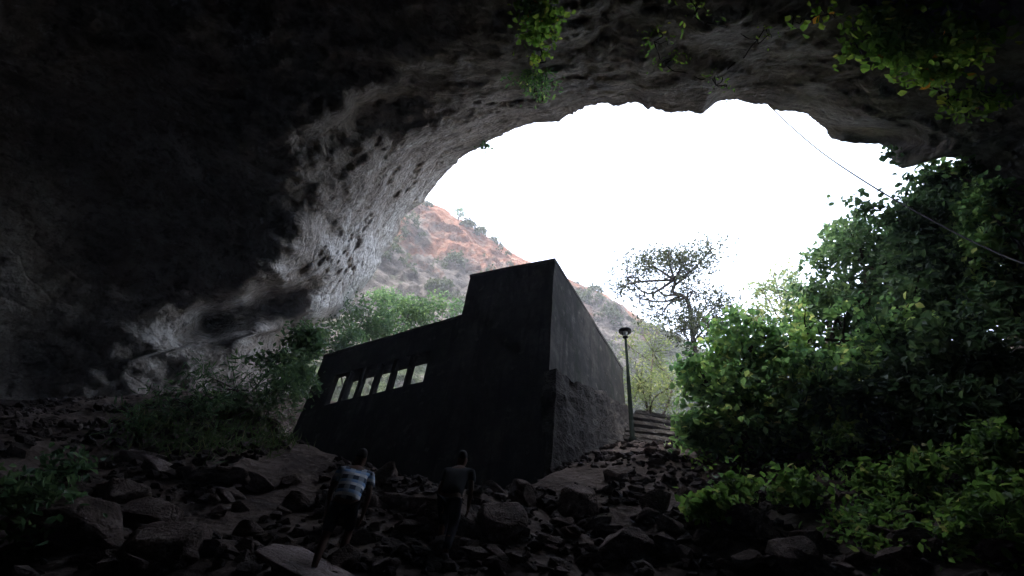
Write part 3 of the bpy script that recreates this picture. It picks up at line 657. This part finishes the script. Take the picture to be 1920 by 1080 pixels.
# hillside shrubs: one mesh copied
def shrub_proto(seed, mat):
    r = np.random.default_rng(seed)
    p, q = blob_points(np.array([0, 0, 0.8]), np.array([1.2, 1.2, 0.9]), 60, 9, 0.25, r, -0.3)
    o = leaf_mesh('hill_shrub', p, 0.4, mat, None, 0.6, 0.6, seed=seed); return o
protos = [shrub_proto(1, M_leaf_hill), shrub_proto(2, M_leaf_hill), shrub_proto(3, M_leaf_hill)]
r = np.random.default_rng(77); k = 0
spots = []
for i in range(150):
    px = r.uniform(690, 1260); ry = np.interp(px, ridge[:, 0], ridge[:, 1]); py = ry + r.uniform(2, 190) ** 1.0
    if px < 860 and py > 590: continue
    if px < 1000 and ry + 15 < py < ry + 75 and r.random() < 0.7: continue
    spots.append((px, py, r.uniform(0.45, 1.35)))
for px, py, sc in spots:
    q = hill_pt(px, py); o = protos[k] if k < 3 else protos[k % 3].copy()
    if k >= 3: COL.objects.link(o)
    o.location = q; o.scale = (sc, sc, sc * r.uniform(0.7, 1.2)); o.rotation_euler = (0, 0, r.uniform(0, 6.28)); k += 1
    tag(o, 'small round shrub growing on the far rocky hillside', 'shrub', 'shrubs dotted over the far hillside')
q = hill_pt(858, 412)
rt_ = empty('ridge_tree', tuple(q)); tag(rt_, 'small dark tree alone on the skyline of the far hillside', 'tree')
v, f = tube([(0, 0, -0.5), (0.1, 0, 0.8), (0, 0.1, 1.8)], [0.12, 0.1, 0.05]); mesh_np('trunk', v, f, M_bark, rt_)
p_, _ = blob_points(np.array([0, 0, 2.2]), np.array([1.3, 1.3, 0.9]), 40, 9, 0.25, r, -0.3); leaf_mesh('crown', p_, 0.35, M_leaf_dark, rt_, seed=9)

# ------------------------------------------------------------------ boulders, rubble, steps
def rock_mesh(seed, sub=4, flat=0.7):
    bm = bmesh.new(); bmesh.ops.create_icosphere(bm, subdivisions=sub, radius=1.0)
    co = np.array([v.co for v in bm.verts]); r = np.random.default_rng(seed)
    for _ in range(15):                                               # chop facets off
        n = r.normal(size=3); n /= np.linalg.norm(n); d = r.uniform(0.42, 0.82); t = co @ n - d; co -= np.clip(t, 0, None)[:, None] * n
    co *= np.array([r.uniform(0.9, 1.3), r.uniform(0.8, 1.1), flat])
    nn = co / np.linalg.norm(co, axis=1, keepdims=True)
    co += nn * (0.08 * fbm(co * 1.6 + seed * 7, 4, 0.6) + 0.025 * fbm(co * 6 + seed, 3, 0.6, True))[:, None]
    for v, c in zip(bm.verts, co): v.co = c
    me = bpy.data.meshes.new('boulder'); bm.to_mesh(me); bm.free()
    me.polygons.foreach_set('use_smooth', [True] * len(me.polygons)); return me
rocks = [rock_mesh(s_, 4, 0.55 + 0.06 * s_) for s_ in range(8)]
for m in rocks: m.materials.append(M_boulder)
def boulder(px, py, size, label, mi, mat=None, group=None, sc=(1, 1, 1), rot=None, sink=0.3):
    q = hit(px, py)
    if q is None: return None
    me = rocks[mi % len(rocks)]
    if mat: me = me.copy(); me.materials.clear(); me.materials.append(mat)
    o = bpy.data.objects.new('boulder', me); COL.objects.link(o)
    o.scale = (size * sc[0], size * sc[1], size * sc[2]); o.rotation_euler = rot or (random.uniform(-0.3, 0.3), random.uniform(-0.3, 0.3), random.uniform(0, 6.28))
    o.location = (q[0], q[1], ground_z(q[0], q[1]) + size * (0.5 - sink) * 0.8)
    tag(o, label, 'rock', group); return o
boulder(150, 1015, 0.85, 'large lumpy grey boulder at the lower left beside the dark bush', 1)
boulder(300, 1060, 0.7, 'rounded brown boulder in front of the large lumpy boulder', 2)
boulder(290, 985, 0.5, 'mid-sized boulder behind the rounded brown one', 3)
boulder(230, 940, 0.55, 'dark boulder topped by a pale streak on the left slope', 4, M_boulder)
boulder(560, 1095, 0.72, 'long pale flat slab under the feet of the striped-shirt walker', 5, M_pale, None, (1.3, 0.75, 0.22), (0.5, 0.22, -0.2), 0.2)
boulder(840, 995, 0.55, 'boulder with a bright tip in front of the dim walker in dark shirt', 6)
boulder(770, 1000, 0.4, 'low boulder between the two walkers', 0)
boulder(930, 995, 0.5, 'flat-topped boulder right of the dim walker in dark shirt', 7)
boulder(1166, 826, 0.42, 'pale white rock at the foot of the lamp post', 3, M_pale)
boulder(1090, 960, 0.7, 'tall brown boulder below the front corner of the building', 2, None, None, (0.8, 0.8, 1.3))
boulder(1350, 893, 0.35, 'pale-topped boulder above the low bright bush', 5)
boulder(1420, 1000, 0.45, 'broad boulder directly below the low bright bush', 4)
boulder(1190, 1040, 0.6, 'big split boulder at the bottom centre of the slope', 1)
boulder(1480, 1060, 0.42, 'dusty boulder at the bottom edge under the tiny sprout', 7)
boulder(1690, 1070, 0.5, 'rough boulder at the bottom edge below the corner bush', 0)
# crest of rocks like a low wall at the left
for i, (px, py, s_) in enumerate([(262, 862, 0.42), (300, 880, 0.34), (345, 892, 0.3), (385, 905, 0.42), (430, 905, 0.4), (470, 915, 0.35)]):
    boulder(px, py, s_, ['pale pointed rock at the upper end of the left rock row'] [0] if i == 0 else 'grey rock in the row below the dim wall shrub', i, M_pale if i < 2 else None, None if i == 0 else 'rocks in a row below the wall shrub', (1.4, 0.8, 0.7))
r = np.random.default_rng(8); n = 0; tries = 0
def inside_hut(q): 
    a = np.dot(q - C, Ld); b = np.dot(q - C, Rd); return -0.2 < a < w_l + 0.2 and -0.2 < b < max(s_l, WD)
while n < 285 and tries < 3000:
    tries += 1
    px, py = r.uniform(60, 1900), 1075 - 300 * r.random() ** 1.3
    if px < 1100 and py < 930 - 0.05 * px: continue
    q = hit(px, py)
    if q is None or inside_hut(q): continue
    s_ = 0.11 + 0.34 * r.random() ** 2.0
    boulder(px, py, s_, 'small brown rubble rock lying loose on the cave slope', int(r.integers(8)), None, 'loose rocks strewn over the slope', (1, 1, r.uniform(0.6, 1)), (r.uniform(-0.5, 0.5), r.uniform(-0.5, 0.5), r.uniform(0, 6.28)), 0.35); n += 1
# rubble: countless pebbles in one object
ico = bmesh.new(); bmesh.ops.create_icosphere(ico, subdivisions=1, radius=1.0)
iv = np.array([v.co for v in ico.verts]); iF = np.array([[v.index for v in f.verts] for f in ico.faces]); ico.free()
n = 17000
x = r.uniform(-19, 13, n); y = r.uniform(5, 19.5, n); dens = fbm(np.stack([x, y, 0 * x], -1) * 0.5 + 60, 3)
k_ = dens > -0.18; x, y = x[k_], y[k_]
c_ = np.stack([x, y, ground_z(x, y) + 0.02], -1); n = len(c_)
sz = 0.03 + 0.12 * r.random(n) ** 2.5
vv = iv[None] * (1 + 0.3 * r.normal(size=(n, 12, 1))) * sz[:, None, None] * np.array([1.2, 1, 0.7]) 
a_ = r.uniform(0, 6.28, n); cs_, sn_ = np.cos(a_)[:, None], np.sin(a_)[:, None]
vv = np.stack([vv[..., 0] * cs_ - vv[..., 1] * sn_, vv[..., 0] * sn_ + vv[..., 1] * cs_, vv[..., 2]], -1) + c_[:, None]
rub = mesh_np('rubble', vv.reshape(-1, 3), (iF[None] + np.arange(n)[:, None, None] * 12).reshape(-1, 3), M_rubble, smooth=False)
tag(rub, 'loose stone rubble scattered all over the dark slope', 'rubble', kind='stuff')
# ground cover and grass
def cover(name, label, regions, leaf, mat, up, elong, wide, lift, kindcat):
    pts = []
    for px0, px1, py0, py1, n in regions:
        for _ in range(n):
            q = hit(r.uniform(px0, px1), r.uniform(py0, py1))
            if q is None: continue
            m = int(r.integers(8, 18)); p = q + r.normal(size=(m, 3)) * np.array([0.25, 0.25, 0]); p[:, 2] = ground_z(p[:, 0], p[:, 1]) + r.random(m) * lift; pts.append(p)
    o = leaf_mesh(name, np.concatenate(pts), leaf, mat, None, up, wide, seed=5, elong=elong, aim=np.array([0, 0, 1.6]) if elong > 2 else None)
    return tag(o, label, kindcat, kind='stuff')
cover('undergrowth', 'low leafy ground cover spreading over the right-hand slope', [(1600, 1915, 840, 1050, 260), (1300, 1600, 830, 900, 30)], 0.13, M_leaf_low, 0.6, 1.0, 0.6, 0.35, 'ground cover')
cover('grass', 'dim grass tufts at the foot of the left cave wall', [(230, 560, 760, 850, 140), (1160, 1280, 720, 790, 40)], 0.13, M_grass, 0.0, 3.2, 0.16, 0.2, 'grass')
# steps
def Ph(px, py, hd):
    d = rays(px, py); return CAM + d * (hd / np.linalg.norm(d[:2]))
ns = 7
sp_ = [Ph(1222 + 4 * i, 840 - 10.5 * i, 18.6 + 0.36 * i) for i in range(ns)]
print('STEPS', [(p.round(2), round(float(ground_z(p[0], p[1])), 2)) for p in sp_])
q0 = sp_[0]; st = empty('stone_steps', tuple(q0)); tag(st, 'rough stone steps climbing past the lamp post', 'steps')
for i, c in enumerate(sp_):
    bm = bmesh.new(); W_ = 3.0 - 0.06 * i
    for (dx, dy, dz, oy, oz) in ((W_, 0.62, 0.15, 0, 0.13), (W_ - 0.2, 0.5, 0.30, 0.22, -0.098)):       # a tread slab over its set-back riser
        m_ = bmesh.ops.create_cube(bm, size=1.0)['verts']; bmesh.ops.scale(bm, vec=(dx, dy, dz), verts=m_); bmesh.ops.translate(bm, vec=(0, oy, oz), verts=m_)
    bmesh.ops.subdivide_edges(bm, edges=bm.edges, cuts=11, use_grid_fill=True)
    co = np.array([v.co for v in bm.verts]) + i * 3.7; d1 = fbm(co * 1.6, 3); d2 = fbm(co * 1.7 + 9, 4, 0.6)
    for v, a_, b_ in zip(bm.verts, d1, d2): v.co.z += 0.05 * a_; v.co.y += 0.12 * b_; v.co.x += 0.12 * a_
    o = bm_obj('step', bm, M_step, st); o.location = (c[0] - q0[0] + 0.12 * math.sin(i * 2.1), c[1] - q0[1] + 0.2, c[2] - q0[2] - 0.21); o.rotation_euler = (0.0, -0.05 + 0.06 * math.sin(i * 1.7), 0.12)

# ------------------------------------------------------------------ lamp post
lb = P(1186, 812, 1.0) - CAM; Ltop = P(1173, 618, 1.0) - CAM
g = Ph(1187, 838, 17.6); g[2] = float(ground_z(g[0], g[1])); hdist = np.linalg.norm(g[:2]); lx = g
ltop_z = CAM[2] + Ltop[2] / np.linalg.norm(Ltop[:2]) * hdist; H = ltop_z - float(ground_z(g[0], g[1]))
print('LAMP', g, H)
lamp = empty('lamp_post', (g[0], g[1], float(ground_z(g[0], g[1])) - 0.05)); tag(lamp, 'slim dark lamp post with a flat-capped lantern beside the steps', 'lamp post')
def lathe(prof_, n=20):
    v = []; f = []
    th_ = np.arange(n) * 2 * math.pi / n
    for r_, z_ in prof_: v += [(r_ * math.cos(t), r_ * math.sin(t), z_) for t in th_]
    for i in range(len(prof_) - 1):
        for j in range(n): f.append((i * n + j, i * n + (j + 1) % n, (i + 1) * n + (j + 1) % n, (i + 1) * n + j))
    return np.array(v), np.array(f)
def lath(name, prof_, mat, parent): v, f = lathe(prof_); return mesh_np(name, v, f, mat, parent)
H += 0.05
lath('pole', [(0.0, 0), (0.12, 0), (0.12, 0.25), (0.085, 0.3), (0.07, H * 0.55), (0.055, H * 0.56), (0.05, H - 0.42), (0.0, H - 0.42)], M_post, lamp)
hd_ = empty('lantern', (0, 0, 0)); COL.objects.unlink(hd_); bpy.data.objects.remove(hd_)
lan = lath('lantern', [(0.0, H - 0.42), (0.10, H - 0.42), (0.12, H - 0.38), (0.07, H - 0.34), (0.0, H - 0.34)], M_lampmetal, lamp)
lath('lamp_glass', [(0.0, H - 0.338), (0.065, H - 0.338), (0.10, H - 0.14), (0.0, H - 0.14)], M_glass, lan)
lath('lamp_cap', [(0.0, H - 0.138), (0.2, H - 0.138), (0.27, H - 0.10), (0.27, H - 0.05), (0.2, H), (0.0, H + 0.02)], M_lampmetal, lan)

# ------------------------------------------------------------------ cable across the mouth
cab = spline([P(1430, 185, 31.5), P(1470, 225, 29), P(1540, 285, 25.5), P(1640, 352, 21), P(1760, 420, 18), P(1860, 470, 16), P(1935, 500, 14.5)], 60)
v, f = tube(cab, np.linspace(0.032, 0.018, len(cab)), 6); tag(mesh_np('cable', v, f, M_cable), 'thin sagging cable strung across the bright cave mouth', 'cable')

# ------------------------------------------------------------------ people
def skinned(name, verts, edges, radii, mat, parent, sub=2):
    me = bpy.data.meshes.new(name); me.from_pydata(verts, edges, []); o = bpy.data.objects.new(name, me); COL.objects.link(o)
    o.modifiers.new('s', 'SKIN'); sv = me.skin_vertices[0].data
    for i, r_ in enumerate(radii): sv[i].radius = (r_, r_) if np.isscalar(r_) else r_
    sv[0].use_root = True
    ms = o.modifiers.new('d', 'SUBSURF'); ms.levels = sub; ms.render_levels = sub
    dg = bpy.context.evaluated_depsgraph_get(); nm_ = bpy.data.meshes.new_from_object(o.evaluated_get(dg)); bpy.data.objects.remove(o); bpy.data.meshes.remove(me)
    nm_.name = name; nm_.materials.clear(); nm_.materials.append(mat); nm_.polygons.foreach_set('use_smooth', [True] * len(nm_.polygons))
    o = bpy.data.objects.new(name, nm_); COL.objects.link(o); o.parent = parent; return o
def chain(dat, pts, start=None):
    V, E, Rr = dat; prev = start
    for (x_, y_, z_, r_) in pts:
        V.append((x_, y_, z_)); Rr.append(r_); 
        if prev is not None: E.append((prev, len(V) - 1))
        prev = len(V) - 1
    return prev
def person(px, py, label, shirtmat, flip, trousers_short, hgt=1.0, rotz=0.0, lean=0.2):
    g = hit(px, py); gz_ = float(ground_z(g[0], g[1]))
    root = empty('person', (g[0], g[1], gz_ + 0.02), rotz); root.scale = (hgt,) * 3; tag(root, label, 'person')
    m = -1 if flip else 1
    # facing +Y uphill; one leg forward on a higher stone
    hipz, L = 0.92, lean
    fL = (-0.11 * m, -0.16, 0.0); kL = (-0.11 * m, 0.02, 0.47); fR = (0.11 * m, 0.30, 0.22); kR = (0.12 * m, 0.32, 0.66)
    D_ = ([], [], [])
    chain(D_, [(0, 0.0, hipz, (0.15, 0.11))])
    sp_ = chain(D_, [(0, 0.03 + L * .2, 1.05, (0.14, 0.105)), (0, 0.06 + L * .6, 1.25, (0.165, 0.115)), (0, 0.09 + L, 1.40, (0.15, 0.10)), (0, 0.11 + L, 1.49, 0.06), (0, 0.13 + L, 1.545, 0.065), (0, 0.15 + L, 1.62, (0.075, 0.095)), (0, 0.15 + L, 1.70, (0.07, 0.09)), (0, 0.15 + L, 1.745, 0.045)], 0)
    chain(D_, [(0, 0.245 + L, 1.615, 0.014)], 6)                       # nose
    for sx in (-1, 1): chain(D_, [(sx * 0.08, 0.15 + L, 1.63, 0.018)], 6)   # ears
    for (f_, k_2, sx) in ((fL, kL, -m), (fR, kR, m)):
        chain(D_, [(sx * 0.095, 0.0, hipz - 0.08, 0.088), (k_2[0], k_2[1], k_2[2], 0.056), (k_2[0], k_2[1] - 0.05 + (f_[1] - k_2[1]) * .4, k_2[2] * 0.62 + f_[2] * .38, 0.055), (f_[0], f_[1], f_[2] + 0.09, 0.037), (f_[0], f_[1] + 0.16, f_[2] + 0.035, 0.035)], 0)
    hands = []
    for sx, sw in ((-1, 0.16), (1, -0.05)):
        sh = (sx * 0.19, 0.08 + L, 1.40); elb = (sx * 0.25, 0.02 + L + sw * .3, 1.12); wr = (sx * 0.24, 0.06 + L + sw, 0.88)
        w_ = chain(D_, [(*sh, 0.055), (*elb, 0.042), (*wr, 0.028), (wr[0], wr[1] + 0.02, wr[2] - 0.06, (0.03, 0.02))], 3)
        for q_ in range(4):
            ox = (q_ - 1.5) * 0.02; ln = (0.07, 0.08, 0.075, 0.06)[q_]
            chain(D_, [(wr[0] - sx * 0.005, wr[1] + 0.02 + ox, wr[2] - 0.10, 0.009), (wr[0] - sx * 0.012, wr[1] + 0.02 + ox, wr[2] - 0.10 - ln * .5, 0.0085), (wr[0] - sx * 0.03, wr[1] + 0.025 + ox, wr[2] - 0.10 - ln, 0.007)], w_)
        chain(D_, [(wr[0] - sx * 0.02, wr[1] + 0.06, wr[2] - 0.06, 0.010), (wr[0] - sx * 0.03, wr[1] + 0.075, wr[2] - 0.105, 0.008)], w_)
    skinned('body', *D_, M_skin, root)
    S = ([], [], [])
    chain(S, [(0, 0.0, 0.86, (0.19, 0.145)), (0, 0.03 + L * .2, 1.05, (0.175, 0.135)), (0, 0.06 + L * .6, 1.25, (0.19, 0.14)), (0, 0.09 + L, 1.41, (0.165, 0.115)), (0, 0.11 + L, 1.475, 0.075)])
    for sx, sw in ((-1, 0.16), (1, -0.05)): chain(S, [(sx * 0.20, 0.08 + L, 1.39, 0.075), (sx * 0.238, 0.045 + L + sw * .15, 1.22, 0.068)], 3)
    skinned('shirt', *S, shirtmat, root)
    T = ([], [], []); chain(T, [(0, 0.0, hipz + 0.02, (0.165, 0.125))])
    for (f_, k_2, sx) in ((fL, kL, -m), (fR, kR, m)):
        pts = [(sx * 0.095, 0.0, hipz - 0.09, 0.105), (k_2[0], k_2[1], k_2[2] + 0.02, 0.076)]
        if not trousers_short: pts += [(f_[0], f_[1] - 0.01, f_[2] + 0.12, 0.06)]
        chain(T, pts, 0)
    skinned('trousers', *T, M_trouser, root)
    for f_ in (fL, fR):
        B = ([], [], []); chain(B, [(f_[0], f_[1] - 0.04, f_[2] + 0.05, (0.05, 0.05)), (f_[0], f_[1] + 0.07, f_[2] + 0.045, (0.045, 0.042)), (f_[0], f_[1] + 0.18, f_[2] + 0.03, (0.042, 0.03))]); skinned('shoe', *B, M_shoe, root)
    Hh = ([], [], []); chain(Hh, [(0, 0.115 + L, 1.60, (0.075, 0.06)), (0, 0.125 + L, 1.68, (0.088, 0.09)), (0, 0.14 + L, 1.745, (0.075, 0.085)), (0, 0.15 + L, 1.785, 0.04)]); skinned('hair', *Hh, M_hair, root)
    return root
person(600, 1098, 'walker in a blue and white striped shirt and dark shorts climbing the slope', M_shirt, False, True, 1.0, 0.15)
person(822, 1062, 'dim walker in plain dark shirt standing in shadow behind the boulders', M_grey, True, False, 1.0, -0.2)

# ------------------------------------------------------------------ thin haze in the air
HAZE = 0.0014
if HAZE:
    b = MatB('haze'); b.n.remove(b.b); v_ = b.n.new('ShaderNodeVolumePrincipled'); v_.inputs['Density'].default_value = HAZE; v_.inputs['Color'].default_value = (0.86, 0.9, 1.0, 1); v_.inputs['Anisotropy'].default_value = 0.2
    b.l.new(v_.outputs[0], b.n['Material Output'].inputs['Volume'])
    bm = bmesh.new(); bmesh.ops.create_cube(bm, size=1.0); bmesh.ops.scale(bm, vec=(384, 364, 214), verts=bm.verts); bmesh.ops.translate(bm, vec=(0, 50, 73), verts=bm.verts)
    hz_ = bm_obj('haze', bm, b.m); tag(hz_, 'thin pale haze filling the air', kind='stuff')
